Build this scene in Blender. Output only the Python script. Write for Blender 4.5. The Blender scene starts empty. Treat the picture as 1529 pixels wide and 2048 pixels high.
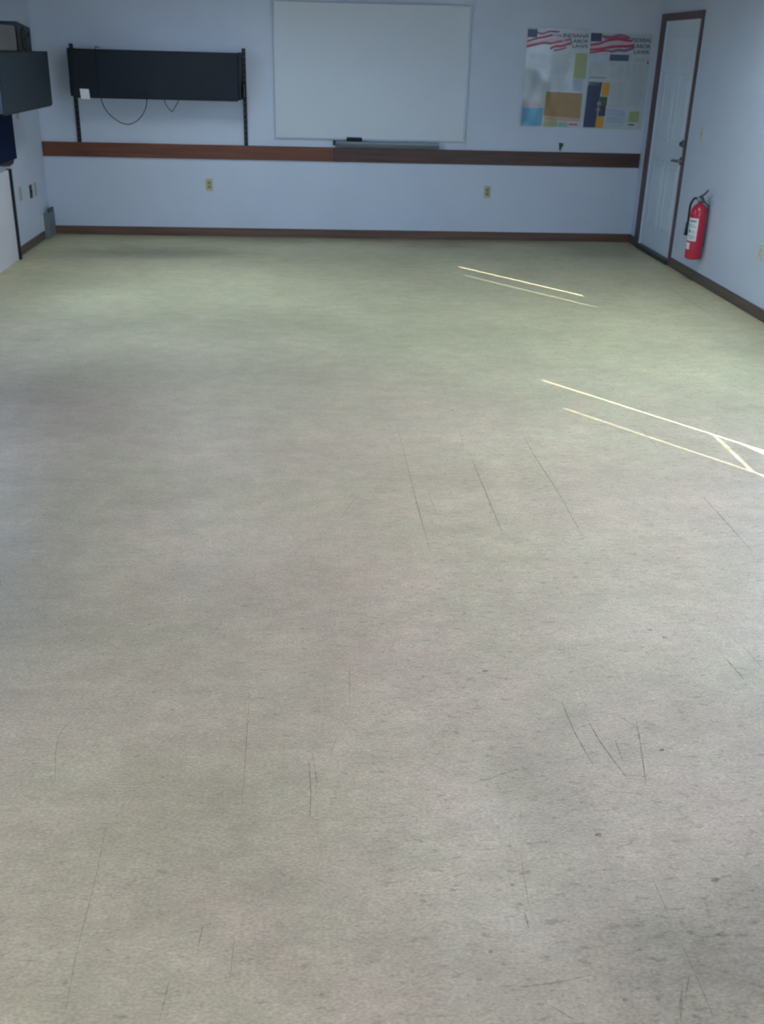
import bpy, bmesh, math, random
from mathutils import Vector, Matrix

# ------------------------------------------------------------------ camera, world, sun, exposure
S = bpy.context.scene
COL = S.collection
random.seed(4)

D, LEFT, RIGHT, REAR, CEIL = 10.477, -2.544, 3.324, -2.0, 2.44   # room: far wall, side walls, rear wall, ceiling (metres)
T = 0.14                                                          # wall thickness

cam_d = bpy.data.cameras.new('camera')
cam = bpy.data.objects.new('camera', cam_d)
COL.objects.link(cam)
cam_d.sensor_fit = 'VERTICAL'
cam_d.sensor_height = 24.0
cam_d.lens = 24.0 * 2018.0 / 2048.0
cam_d.clip_start = 0.05
rows = ((0.9973963, -0.06749615, 0.0253946), (0.00491401, 0.41493085, 0.90983968), (0.07194768, 0.90734594, -0.41418217))
R_, U_, F_ = [Vector(r) for r in rows]
m = Matrix.Identity(4)
for i in range(3):
    m[i][0], m[i][1], m[i][2] = R_[i], U_[i], -F_[i]
m[2][3] = 1.72108
cam.matrix_world = m
cam_d.dof.use_dof = True
cam_d.dof.focus_distance = 3.0
cam_d.dof.aperture_fstop = 3.8
S.camera = cam

S.view_settings.view_transform = 'Standard'
S.view_settings.look = 'None'
S.view_settings.gamma = 1.0
S.view_settings.use_curve_mapping = False
S.view_settings.exposure = 1.72

world = bpy.data.worlds.new('sky')
S.world = world
world.use_nodes = True
wbg = world.node_tree.nodes['Background']
wbg.inputs['Color'].default_value = (0.47, 0.66, 1.0, 1)
wbg.inputs['Strength'].default_value = 4.0

sun_d = bpy.data.lights.new('sun', 'SUN')
sun = bpy.data.objects.new('sun', sun_d)
COL.objects.link(sun)
SUN_H = (-0.595, 0.804)                      # horizontal travel of the sunlight
sun_dir = Vector((SUN_H[0], SUN_H[1], -0.595)).normalized()
sun.rotation_euler = sun_dir.to_track_quat('-Z', 'Y').to_euler()
sun_d.energy = 40.0
sun_d.angle = math.radians(0.45)
sun_d.color = (1.0, 0.96, 0.90)

# openings: (lo, hi, z0, z1) along the wall
WIN_R1 = (3.60, 6.38, 1.12, 2.12)
WIN_R2 = (0.90, 3.00, 0.90, 2.09)
FILL_WIN_L = (5.9, 7.9, 1.25, 2.25)  # unseen opening added to brighten the right wall
DOOR_R = (9.235, 10.175, 0.0, 2.052)
WIN_B1 = (-2.00, -0.80, 0.80, 2.08)
WIN_B2 = (0.60, 1.70, 0.04, 2.08)

def portal(name, loc, rot, sx, sy):
    d = bpy.data.lights.new(name, 'AREA')
    d.shape = 'RECTANGLE'
    d.size, d.size_y = sx, sy
    d.cycles.is_portal = True
    o = bpy.data.objects.new(name, d)
    COL.objects.link(o)
    o.location, o.rotation_euler = loc, rot
    return o
for nm, w in (('window_sky_portal', WIN_B1), ('window_sky_portal', WIN_B2)):
    portal(nm, ((w[0]+w[1])/2, REAR - 0.005, (w[2]+w[3])/2), (math.radians(90), 0, 0), w[1]-w[0], w[3]-w[2])
portal('window_sky_portal', (LEFT-0.005, (FILL_WIN_L[0]+FILL_WIN_L[1])/2, (FILL_WIN_L[2]+FILL_WIN_L[3])/2), (math.radians(90), 0, math.radians(-90)), FILL_WIN_L[1]-FILL_WIN_L[0], FILL_WIN_L[3]-FILL_WIN_L[2])

# ------------------------------------------------------------------ materials
def nodes_of(name):
    mt = bpy.data.materials.new(name)
    mt.use_nodes = True
    nt = mt.node_tree
    return mt, nt, nt.nodes['Principled BSDF']

def mat(name, color, rough=0.6, metal=0.0, var=0.06, scale=18.0, bump=0.0, spec=0.5, stretch=(1, 1, 1), coat=0.0):
    """plain procedural material: a colour broken up by noise"""
    mt, nt, bs = nodes_of(name)
    N, L = nt.nodes, nt.links
    tc = N.new('ShaderNodeTexCoord'); mp = N.new('ShaderNodeMapping')
    mp.inputs['Scale'].default_value = stretch
    L.new(tc.outputs['Object'], mp.inputs['Vector'])
    nz = N.new('ShaderNodeTexNoise')
    nz.inputs['Scale'].default_value = scale; nz.inputs['Detail'].default_value = 4
    L.new(mp.outputs['Vector'], nz.inputs['Vector'])
    rp = N.new('ShaderNodeValToRGB')
    c = color
    rp.color_ramp.elements[0].position = 0.3
    rp.color_ramp.elements[1].position = 0.7
    rp.color_ramp.elements[0].color = tuple(max(0, v*(1-var)) for v in c) + (1,)
    rp.color_ramp.elements[1].color = tuple(min(1, v*(1+var)) for v in c) + (1,)
    L.new(nz.outputs['Fac'], rp.inputs['Fac'])
    L.new(rp.outputs['Color'], bs.inputs['Base Color'])
    bs.inputs['Roughness'].default_value = rough
    bs.inputs['Metallic'].default_value = metal
    bs.inputs['Specular IOR Level'].default_value = spec
    bs.inputs['Coat Weight'].default_value = coat
    if bump:
        bp = N.new('ShaderNodeBump'); bp.inputs['Strength'].default_value = bump
        bp.inputs['Distance'].default_value = 0.002
        L.new(nz.outputs['Fac'], bp.inputs['Height']); L.new(bp.outputs['Normal'], bs.inputs['Normal'])
    return mt

def wood(name, color, var=0.25, axis=0, rough=0.45):
    st = [14, 14, 14]; st[axis] = 0.7
    return mat(name, color, rough, 0, var, 3.0, 0.0, 0.4, tuple(st))

STAINS_AND_SHADE = [  # x, y, radius x, radius y, darkening (grime patches on the vinyl, plus painted shade)
    (-1.31, 9.55, 0.95, 0.32, 0.34), (-1.75, 8.25, 0.8, 0.5, 0.14), (-1.35, 5.35, 0.7, 0.7, 0.20), (-0.85, 7.0, 1.1, 0.5, 0.13),
    (-1.1, 3.2, 0.35, 0.7, 0.20), (1.15, 6.5, 1.0, 0.45, 0.10), (2.95, 9.95, 0.5, 0.4, 0.25), (2.1, 9.7, 1.0, 0.5, 0.10),
    (0.59, 2.08, 0.20, 0.17, 0.17), (0.72, 1.60, 0.30, 0.28, 0.13), (1.02, 1.62, 0.20, 0.22, 0.16), (2.95, 6.35, 0.35, 0.3, 0.14),
    (-0.25, 2.2, 0.30, 0.25, 0.08), (0.25, 4.1, 0.8, 0.2, 0.05), (0.0, 5.6, 0.7, 0.5, 0.05), (0.9, 3.6, 0.28, 0.2, 0.06),
    (0.35, 1.55, 0.25, 0.12, 0.09), (0.4, 10.45, 3.2, 0.42, 0.38), (-0.6, 9.3, 1.7, 0.8, 0.16), (-1.9, 9.4, 0.6, 0.6, 0.10), (0.85, 1.45, 0.45, 0.30, 0.12), (-0.05, 3.05, 0.5, 0.35, 0.07),  # far-wall band is shade painted in; far-left and near-right patches trim brightness
]

def floor_mat(name, mult):
    mt, nt, bs = nodes_of(name)
    N, L = nt.nodes, nt.links
    def math_(op, a, b=None, clamp=False):
        n = N.new('ShaderNodeMath'); n.operation = op; n.use_clamp = clamp
        for i, v in enumerate((a, b)):
            if v is None: continue
            if isinstance(v, (int, float)): n.inputs[i].default_value = v
            else: L.new(v, n.inputs[i])
        return n.outputs[0]
    tc = N.new('ShaderNodeTexCoord'); P = tc.outputs['Object']
    def noise(scale, detail, st=(1, 1, 1), rough=0.55, off=(0, 0, 0)):
        mp = N.new('ShaderNodeMapping'); mp.inputs['Scale'].default_value = st; mp.inputs['Location'].default_value = off
        L.new(P, mp.inputs['Vector'])
        n = N.new('ShaderNodeTexNoise'); n.inputs['Scale'].default_value = scale
        n.inputs['Detail'].default_value = detail; n.inputs['Roughness'].default_value = rough
        L.new(mp.outputs['Vector'], n.inputs['Vector'])
        return n
    def ramp(fac, stops):
        r = N.new('ShaderNodeValToRGB')
        els = r.color_ramp.elements
        while len(els) < len(stops): els.new(0.5)
        for e, (p, c) in zip(els, stops):
            e.position = p; e.color = (c, c, c, 1) if isinstance(c, (int, float)) else tuple(c) + (1,)
        L.new(fac, r.inputs['Fac'])
        return r.outputs['Color']
    # slow drift between a greenish straw, a greyed beige and a faint pink
    big = noise(0.55, 3).outputs['Fac']
    base = ramp(big, [(0.34, (0.60, 0.49, 0.325)), (0.5, (0.625, 0.49, 0.345)), (0.66, (0.655, 0.485, 0.36))])
    # the yellowed far half of the sheet
    sx = N.new('ShaderNodeSeparateXYZ'); L.new(P, sx.inputs[0])
    far = math_('MULTIPLY', math_('SUBTRACT', math_('ADD', sx.outputs['Y'], math_('MULTIPLY', sx.outputs['X'], 0.5)), 4.6), 0.42, True)
    mixc = N.new('ShaderNodeMix'); mixc.data_type = 'RGBA'
    L.new(far, mixc.inputs['Factor']); L.new(base, mixc.inputs['A'])
    mixc.inputs['B'].default_value = (0.62, 0.56, 0.335, 1)
    val = ramp(noise(130, 5, (0.8, 1.3, 1)).outputs['Fac'], [(0.3, 0.78), (0.7, 1.16)])
    val = math_('MULTIPLY', val, ramp(noise(42, 4, (0.8, 1.25, 1), 0.6, (1, 9, 0)).outputs['Fac'], [(0.3, 0.90), (0.7, 1.07)]))
    val = math_('MULTIPLY', val, ramp(noise(9, 6, (0.85, 1.25, 1), 0.65).outputs['Fac'], [(0.3, 0.87), (0.7, 1.09)]))
    val = math_('MULTIPLY', val, ramp(noise(1.7, 4, (1, 1, 1), 0.6, (3, 1, 0)).outputs['Fac'], [(0.32, 0.90), (0.68, 1.08)]))
    # trodden-in flecks, thickest in the near right part
    fl = noise(34, 5, (0.75, 1.6, 1), 0.6, (7, 3, 0)).outputs['Fac']
    zone = math_('MULTIPLY', noise(1.1, 3, (1, 1, 1), 0.5, (1.5, 5, 0)).outputs['Fac'], 0.10)
    near = math_('MULTIPLY', math_('SUBTRACT', math_('ADD', math_('MULTIPLY', sx.outputs['X'], 1.0), math_('MULTIPLY', sx.outputs['Y'], -0.28)), -1.3), 0.05)
    thr = math_('SUBTRACT', 0.665, math_('ADD', zone, math_('MINIMUM', math_('MAXIMUM', near, -0.02), 0.05)))
    fk = math_('MULTIPLY', math_('SUBTRACT', fl, thr), 9.0, True)
    val = math_('MULTIPLY', val, math_('SUBTRACT', 1.0, math_('MULTIPLY', fk, 0.27)))
    # grime patches and painted shade, with ragged rims
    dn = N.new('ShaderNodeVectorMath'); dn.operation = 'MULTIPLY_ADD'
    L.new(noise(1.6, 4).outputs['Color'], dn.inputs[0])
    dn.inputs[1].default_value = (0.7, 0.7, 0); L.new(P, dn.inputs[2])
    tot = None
    for (x, y, rx, ry, k) in STAINS_AND_SHADE:
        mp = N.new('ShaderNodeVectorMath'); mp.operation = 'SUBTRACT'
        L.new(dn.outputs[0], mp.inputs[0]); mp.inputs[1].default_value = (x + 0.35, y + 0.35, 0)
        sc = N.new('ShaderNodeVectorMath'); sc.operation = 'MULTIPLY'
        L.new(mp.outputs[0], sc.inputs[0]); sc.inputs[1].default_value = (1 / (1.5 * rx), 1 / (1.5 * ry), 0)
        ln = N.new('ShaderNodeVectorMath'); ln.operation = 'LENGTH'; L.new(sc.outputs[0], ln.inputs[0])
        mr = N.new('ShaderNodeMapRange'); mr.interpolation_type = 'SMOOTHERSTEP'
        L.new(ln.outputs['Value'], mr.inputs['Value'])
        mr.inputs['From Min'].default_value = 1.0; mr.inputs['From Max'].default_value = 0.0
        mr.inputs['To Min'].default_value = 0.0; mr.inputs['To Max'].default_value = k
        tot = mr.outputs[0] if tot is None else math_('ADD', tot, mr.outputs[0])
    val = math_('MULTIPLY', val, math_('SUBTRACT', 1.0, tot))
    if mult != 1.0:      # scuffs: darker rubbed-in marks that break up along their length
        br = ramp(noise(60, 3).outputs['Fac'], [(0.35, mult), (0.75, 0.92)])
        val = math_('MULTIPLY', val, br)
    tint = ramp(noise(4.5, 4, (1, 1, 1), 0.6, (4, 8, 0)).outputs['Fac'], [(0.32, (0.975, 1.005, 0.985)), (0.5, (1.0, 1.0, 1.0)), (0.68, (1.03, 0.99, 1.01))])
    tm = N.new('ShaderNodeVectorMath'); tm.operation = 'MULTIPLY'
    L.new(mixc.outputs['Result'], tm.inputs[0]); L.new(tint, tm.inputs[1])
    vm = N.new('ShaderNodeVectorMath'); vm.operation = 'SCALE'
    L.new(tm.outputs[0], vm.inputs[0]); L.new(val, vm.inputs['Scale'])
    L.new(vm.outputs[0], bs.inputs['Base Color'])
    rg = ramp(noise(6, 4, (1, 1, 1), 0.6, (2, 2, 0)).outputs['Fac'], [(0.3, 0.36), (0.7, 0.50)])
    L.new(rg, bs.inputs['Roughness'])
    bs.inputs['Specular IOR Level'].default_value = 0.42
    bp = N.new('ShaderNodeBump'); bp.inputs['Strength'].default_value = 0.12; bp.inputs['Distance'].default_value = 0.002
    L.new(noise(150, 3).outputs['Fac'], bp.inputs['Height']); L.new(bp.outputs['Normal'], bs.inputs['Normal'])
    return mt

M = {}
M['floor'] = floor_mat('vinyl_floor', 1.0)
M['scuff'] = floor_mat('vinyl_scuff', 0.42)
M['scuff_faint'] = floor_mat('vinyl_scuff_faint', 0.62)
M['wall'] = mat('painted_wall', (0.535, 0.58, 0.655), 0.7, 0, 0.02, 3.0, 0.05, 0.3)
M['ceiling'] = mat('painted_ceiling', (0.30, 0.30, 0.30), 0.85, 0, 0.03, 30, 0.2, 0.2)
M['rail_red'] = wood('stained_rail_red', (0.150, 0.048, 0.022), 0.3, 0)
M['rail_dark'] = wood('stained_rail_dark', (0.075, 0.034, 0.024), 0.3, 0)
M['base_wood'] = wood('stained_baseboard', (0.125, 0.070, 0.046), 0.25, 0)
M['base_wood_y'] = wood('stained_baseboard_side', (0.105, 0.075, 0.062), 0.25, 1)
M['casing'] = wood('stained_casing', (0.098, 0.062, 0.066), 0.25, 2)
M['door'] = mat('door_paint', (0.60, 0.66, 0.71), 0.4, 0, 0.02, 5, 0, 0.45)
M['threshold'] = mat('threshold_bronze', (0.055, 0.060, 0.052), 0.45, 0.6, 0.2, 20)
M['steel'] = mat('dull_steel', (0.17, 0.19, 0.20), 0.35, 0.8, 0.1, 40)
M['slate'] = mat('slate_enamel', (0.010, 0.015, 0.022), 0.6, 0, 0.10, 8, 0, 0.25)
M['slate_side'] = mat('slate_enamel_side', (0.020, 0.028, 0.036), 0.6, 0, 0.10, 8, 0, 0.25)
M['slate_light'] = mat('slate_enamel_top', (0.030, 0.038, 0.044), 0.6, 0, 0.10, 8, 0, 0.3)  # paler slate for the cabinet tops
M['track'] = mat('black_track', (0.008, 0.010, 0.015), 0.5, 0.2, 0.1, 60)
M['black'] = mat('black_plastic', (0.010, 0.011, 0.014), 0.5, 0, 0.15, 40)
M['black_deep'] = mat('black_cone', (0.003, 0.003, 0.003), 0.7, 0, 0.1, 40)
M['cable'] = mat('cable_rubber', (0.014, 0.015, 0.024), 0.6, 0, 0.1, 60)
M['navy'] = mat('navy_fabric', (0.009, 0.018, 0.050), 0.9, 0, 0.2, 220, 0.3, 0.1)
M['laminate'] = mat('white_laminate', (0.66, 0.64, 0.66), 0.45, 0, 0.02, 6)
M['paper'] = mat('paper', (0.74, 0.76, 0.78), 0.8, 0, 0.03, 10)
M['board'] = mat('whiteboard_enamel', (0.53, 0.565, 0.585), 0.28, 0, 0.012, 2, 0, 0.5)
M['alu'] = mat('aluminium', (0.30, 0.33, 0.36), 0.35, 0.7, 0.06, 40)
M['alu_dark'] = mat('tray_aluminium', (0.20, 0.235, 0.255), 0.45, 0.5, 0.06, 40)
M['felt'] = mat('eraser_felt', (0.016, 0.018, 0.020), 0.95, 0, 0.2, 200, 0.3)
M['olive'] = mat('almond_plate', (0.44, 0.41, 0.26), 0.5, 0, 0.05, 30)
M['olive_dark'] = mat('almond_socket', (0.25, 0.24, 0.13), 0.5, 0, 0.05, 30)
M['ivory'] = mat('ivory_plate', (0.55, 0.54, 0.44), 0.5, 0, 0.04, 30)
M['slot'] = mat('socket_slot', (0.02, 0.02, 0.018), 0.7, 0, 0.1, 30)
M['tan'] = mat('beige_plate', (0.40, 0.37, 0.28), 0.5, 0, 0.05, 30)
M['greybox'] = mat('grey_box', (0.15, 0.185, 0.19), 0.55, 0, 0.08, 12)
M['greybox_dark'] = mat('dark_vent', (0.065, 0.085, 0.085), 0.6, 0, 0.1, 12)
M['greige'] = mat('greige_plastic', (0.105, 0.098, 0.092), 0.6, 0, 0.08, 12)
M['knob'] = mat('dark_bronze', (0.075, 0.10, 0.09), 0.5, 0.4, 0.1, 30)
M['red'] = mat('extinguisher_red', (0.50, 0.016, 0.045), 0.32, 0, 0.05, 8, 0, 0.5, (1, 1, 1), 0.3)
M['label'] = mat('label_white', (0.66, 0.68, 0.68), 0.5, 0, 0.03, 40)
M['ink'] = mat('label_ink', (0.14, 0.17, 0.20), 0.6, 0, 0.1, 60)
M['window_white'] = mat('window_vinyl', (0.75, 0.76, 0.76), 0.4, 0, 0.02, 8)
M['ground'] = mat('outside_ground', (0.10, 0.10, 0.085), 0.95, 0, 0.25, 0.6)
M['stucco'] = mat('sun_blocker_stucco', (0.30, 0.28, 0.25), 0.9, 0, 0.1, 4)  # finish of the added sun-blocking slab

def glass_mat():
    mt, nt, bs = nodes_of('window_glass')
    nt.nodes.remove(bs)
    out = nt.nodes['Material Output']
    tr = nt.nodes.new('ShaderNodeBsdfTransparent'); tr.inputs[0].default_value = (0.93, 0.95, 0.95, 1)
    gl = nt.nodes.new('ShaderNodeBsdfGlossy'); gl.inputs['Roughness'].default_value = 0.02
    mx = nt.nodes.new('ShaderNodeMixShader'); mx.inputs[0].default_value = 0.06
    nt.links.new(tr.outputs[0], mx.inputs[1]); nt.links.new(gl.outputs[0], mx.inputs[2]); nt.links.new(mx.outputs[0], out.inputs[0])
    return mt
M['glass'] = glass_mat()

def blind_mat():
    mt, nt, bs = nodes_of('blind_fabric')
    nt.nodes.remove(bs)
    out = nt.nodes['Material Output']
    tl = nt.nodes.new('ShaderNodeBsdfTranslucent'); tl.inputs[0].default_value = (0.56, 0.62, 0.72, 1)
    df = nt.nodes.new('ShaderNodeBsdfDiffuse'); df.inputs[0].default_value = (0.75, 0.75, 0.73, 1)
    mx = nt.nodes.new('ShaderNodeMixShader'); mx.inputs[0].default_value = 0.2
    nt.links.new(tl.outputs[0], mx.inputs[1]); nt.links.new(df.outputs[0], mx.inputs[2]); nt.links.new(mx.outputs[0], out.inputs[0])
    return mt
M['blind'] = blind_mat()

# ------------------------------------------------------------------ mesh helpers
class MB:
    """collects shapes, links them as one mesh object"""
    def __init__(self):
        self.bm = bmesh.new(); self.mats = []
    def mi(self, m_):
        if m_ not in self.mats: self.mats.append(m_)
        return self.mats.index(m_)
    def _add(self, verts, faces, m_, smooth=False):
        k = self.mi(m_)
        vs = [self.bm.verts.new(v) for v in verts]
        out = []
        for f in faces:
            try: fc = self.bm.faces.new([vs[i] for i in f])
            except ValueError: continue
            fc.material_index = k; fc.smooth = smooth; out.append(fc)
        return vs, out
    def box(self, a, b, m_, bev=0.0, seg=2):
        x0, y0, z0 = [min(a[i], b[i]) for i in range(3)]; x1, y1, z1 = [max(a[i], b[i]) for i in range(3)]
        v = [(x0, y0, z0), (x1, y0, z0), (x1, y1, z0), (x0, y1, z0), (x0, y0, z1), (x1, y0, z1), (x1, y1, z1), (x0, y1, z1)]
        f = [(0, 3, 2, 1), (4, 5, 6, 7), (0, 1, 5, 4), (1, 2, 6, 5), (2, 3, 7, 6), (3, 0, 4, 7)]
        vs, fs = self._add(v, f, m_)
        if bev:
            es = list({e for fc in fs for e in fc.edges})
            bmesh.ops.bevel(self.bm, geom=es, offset=bev, segments=seg, profile=0.5, affect='EDGES')
        return self
    def prism(self, poly, axis, a, b, m_):
        """polygon given in the two other axes, extruded along axis from a to b"""
        def P(p, t):
            q = list(p); q.insert(axis, t); return tuple(q)
        n = len(poly)
        v = [P(p, a) for p in poly] + [P(p, b) for p in poly]
        f = [tuple(range(n)), tuple(range(2*n-1, n-1, -1))] + [(i, i+n, (i+1) % n + n, (i+1) % n) for i in range(n)]
        self._add(v, f, m_)
        return self
    def lathe(self, prof, m_, origin=(0, 0, 0), axis='Z', seg=32, a0=0.0, a1=2*math.pi, smooth=True):
        """profile of (radius, height) turned about an axis"""
        full = abs(a1 - a0 - 2*math.pi) < 1e-6
        n = seg if full else seg + 1
        v = []
        for r, h in prof:
            for i in range(n):
                t = a0 + (a1-a0) * i / seg
                x, y, z = r*math.cos(t), r*math.sin(t), h
                if axis == 'X': x, y, z = z, x, y
                elif axis == 'Y': x, y, z = y, z, x
                v.append((origin[0]+x, origin[1]+y, origin[2]+z))
        f = []
        for j in range(len(prof)-1):
            for i in range(n if full else n-1):
                k = (i+1) % n
                f.append((j*n+i, j*n+k, (j+1)*n+k, (j+1)*n+i))
        if full:
            f.append(tuple(range(n-1, -1, -1))); f.append(tuple((len(prof)-1)*n+i for i in range(n)))
        self._add(v, f, m_, smooth)
        return self
    def tube(self, pts, r, m_, seg=10):
        pts = [Vector(p) for p in pts]
        v = []; f = []; n = len(pts)
        up = Vector((0.13, 0.2, 1)).normalized()
        for i, p in enumerate(pts):
            t = (pts[min(i+1, n-1)] - pts[max(i-1, 0)]).normalized()
            a = t.cross(up)
            if a.length < 1e-4: a = t.cross(Vector((1, 0, 0)))
            a.normalize(); b = t.cross(a); up = -b if b.dot(up) < 0 else b
            rr = r[i] if isinstance(r, (list, tuple)) else r
            for k in range(seg):
                w = 2*math.pi*k/seg
                v.append(tuple(p + rr*(math.cos(w)*a + math.sin(w)*b)))
        for i in range(n-1):
            for k in range(seg):
                f.append((i*seg+k, i*seg+(k+1) % seg, (i+1)*seg+(k+1) % seg, (i+1)*seg+k))
        f.append(tuple(range(seg-1, -1, -1))); f.append(tuple((n-1)*seg+k for k in range(seg)))
        self._add(v, f, m_, True)
        return self
    def build(self, name, parent=None):
        me = bpy.data.meshes.new(name)
        bmesh.ops.recalc_face_normals(self.bm, faces=self.bm.faces[:])
        self.bm.to_mesh(me); self.bm.free()
        for m_ in self.mats: me.materials.append(M[m_])
        o = bpy.data.objects.new(name, me)
        COL.objects.link(o)
        if parent is not None:
            o.parent = parent
            off = Vector(parent.location)                       # parts are modelled in world metres
            if parent.parent is not None: off += parent.parent.location
            for v in me.vertices: v.co -= off
        return o

def curve_pts(ctrl, n=40):
    """smooth line through control points (Catmull-Rom)"""
    c = [Vector(p) for p in ctrl]; c = [2*c[0]-c[1]] + c + [2*c[-1]-c[-2]]
    out = []
    for i in range(1, len(c)-2):
        for k in range(n):
            t = k/n; p0, p1, p2, p3 = c[i-1:i+3]
            out.append(0.5*((2*p1) + (p2-p0)*t + (2*p0-5*p1+4*p2-p3)*t*t + (3*p1-p0-3*p2+p3)*t*t*t))
    out.append(c[-2])
    return out

def thing(name, label, cat, loc, group=None):
    o = bpy.data.objects.new(name, None); COL.objects.link(o)
    o.empty_display_size = 0.1
    o.location = loc; o['label'] = label; o['category'] = cat
    if group: o['group'] = group
    return o
def tag(o, label, cat, group=None):
    o['label'] = label; o['category'] = cat
    if group: o['group'] = group
    return o
def struct(o, label=None, cat=None):
    o['kind'] = 'structure'
    if label: o['label'] = label
    if cat: o['category'] = cat
    return o
def root(name, loc=(0, 0, 0)):
    o = bpy.data.objects.new(name, None); COL.objects.link(o); o.location = loc
    o.empty_display_size = 0.1
    return o

# ------------------------------------------------------------------ room shell
def wall_with_holes(name, axis, c0, c1, lo, hi, holes, m_='wall'):
    """wall across `axis` between c0 and c1 (thickness), from lo to hi along the other, holes left open"""
    b = MB()
    cuts = sorted({lo, hi, *[h[0] for h in holes], *[h[1] for h in holes]})
    for p, q in zip(cuts, cuts[1:]):
        hs = sorted([(h[2], h[3]) for h in holes if h[0] <= p+1e-6 and h[1] >= q-1e-6])
        z = 0.0
        for z0, z1 in hs + [(CEIL, CEIL)]:
            if z0 > z + 1e-6:
                if axis == 0: b.box((c0, p, z), (c1, q, z0), m_)
                else: b.box((p, c0, z), (q, c1, z0), m_)
            z = z1
    return struct(b.build(name))

fb = MB()
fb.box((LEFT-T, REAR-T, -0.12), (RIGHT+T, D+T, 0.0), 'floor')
# scuffs and drag marks left in the vinyl, in floor metres
SCUFFS = [
 ([(0.445,4.951),(0.45,4.289),(0.452,3.839),(0.459,3.398)],0,4.5), ([(0.761,4.351),(0.763,3.888),(0.764,3.546)],1,5),
 ([(1.067,4.667),(1.069,4.35),(1.081,3.938),(1.078,3.532)],1,5), ([(1.698,4.802),(1.699,4.479)],0,5),
 ([(1.707,3.922),(1.711,3.699),(1.71,3.385)],1,5), ([(0.121,3.695),(0.169,3.842),(0.221,3.973)],0,4),
 ([(0.879,3.913),(1.008,4.005),(1.084,4.049)],0,4), ([(0.513,3.971),(0.523,3.728)],0,4),
 ([(0.738,2.418),(0.74,2.275),(0.755,2.132)],1,4), ([(0.792,2.324),(0.803,2.216),(0.833,2.068)],1,4.5),
 ([(0.845,2.237),(0.84,2.15)],1,3.5), ([(0.932,2.327),(0.905,2.191),(0.872,2.041)],1,4), ([(0.883,2.352),(0.924,2.292)],1,3),
 ([(0.453,2.08),(0.504,2.104),(0.554,2.123)],1,3), ([(0.753,2.028),(0.859,2.012)],0,3.5),
 ([(-0.179,2.536),(-0.174,2.228),(-0.172,2.01)],0,3), ([(0.005,2.211),(0.014,2.118),(0.013,2.04)],0,3),
 ([(-0.004,2.18),(0.0,2.06),(-0.002,1.958)],1,3), ([(0.07,2.27),(0.055,2.199)],0,3),
 ([(-0.495,1.95),(-0.488,1.771),(-0.488,1.575),(-0.48,1.418)],0,2.5), ([(-0.233,1.628),(-0.238,1.573)],1,2.5),
 ([(-0.287,1.497),(-0.295,1.398)],0,2.5), ([(-0.655,2.123),(-0.68,2.246),(-0.682,2.334),(-0.641,2.437)],0,3),
 ([(0.412,1.441),(0.464,1.445),(0.517,1.452),(0.578,1.464)],0,4.5), ([(0.471,1.635),(0.471,1.59)],1,5),
 ([(0.725,1.345),(0.738,1.384),(0.755,1.425)],0,6), ([(0.781,1.455),(0.756,1.407)],0,4), ([(0.788,1.726),(0.789,1.621)],0,3),
 ([(0.79,1.558),(0.794,1.46),(0.794,1.347)],0,3), ([(1.315,2.644),(1.329,2.517)],0,9), ([(1.401,2.716),(1.412,2.584)],0,4),
 ([(0.465,1.403),(0.524,1.354)],0,3), ([(0.759,4.761),(0.744,4.514)],0,4), ([(0.932,3.058),(1.077,3.066)],0,3),
 ([(-0.163,1.6),(-0.166,1.486)],0,2.5), ([(0.497,1.826),(0.483,1.642)],0,3), ([(2.44,5.638),(2.553,5.26)],0,6),
 ([(2.998,8.349),(3.01,7.132)],0,9), ([(0.122,2.635),(0.113,2.401)],0,3),
]
SPOTS = [(0.536,2.59,1),(0.92,2.886,.6),(0.796,2.702,.6),(0.476,4.015,.6),(1.335,4.019,.7),(-0.075,3.471,.6),(0.699,1.869,.9),(0.82,1.564,.9),
 (0.931,1.712,1.1),(0.378,1.533,.7),(0.319,1.707,.6),(0.963,2.189,.8),(0.475,1.84,.7),(0.696,1.522,.5),(1.126,2.817,.8),(0.88,1.554,.6),
 (0.762,5.073,.9),(1.06,4.362,.7),(0.464,1.657,.7),(0.635,1.706,.5),(1.161,2.768,.8),(-0.392,2.417,.6),(0.021,1.441,.7),(0.458,1.716,.6),
 (-0.226,2.365,.5),(0.888,1.979,.7),(0.628,1.401,.6),(0.683,1.754,.5)]
for pl, strong, w in SCUFFS:
    pts = curve_pts([(x, y, 0) for x, y in pl], 8) if len(pl) > 2 else [Vector((pl[0][0]*(1-t/8)+pl[1][0]*t/8, pl[0][1]*(1-t/8)+pl[1][1]*t/8, 0)) for t in range(9)]
    n = len(pts); v = []; f = []
    for i, p in enumerate(pts):
        t = (pts[min(i+1, n-1)]-pts[max(i-1, 0)]).normalized(); s = Vector((-t.y, t.x, 0))
        hw = 0.0005*w*(0.25+0.75*math.sin(math.pi*min(1, max(0, i/(n-1))))**0.5)*random.uniform(0.75, 1.15)
        v += [tuple(p+s*hw+Vector((0, 0, .0004))), tuple(p-s*hw+Vector((0, 0, .0004)))]
        if i: f.append((2*i-2, 2*i-1, 2*i+1, 2*i))
    fb._add(v, f, 'scuff' if strong else 'scuff_faint')
for x, y, s in SPOTS:
    k = 11; a = random.uniform(0, 6.28)
    ring = []
    for i in range(k):
        t = 2*math.pi*i/k; r = random.uniform(0.6, 1.15)*0.0085*s
        ring.append((x + 1.35*r*math.cos(t+a), y + 0.9*r*math.sin(t+a), 0.0004))
    fb._add(ring, [tuple(range(k))], 'scuff' if s > .75 else 'scuff_faint')
struct(fb.build('floor'), 'worn beige vinyl sheet floor with scuffs and grime', 'floor')

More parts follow.
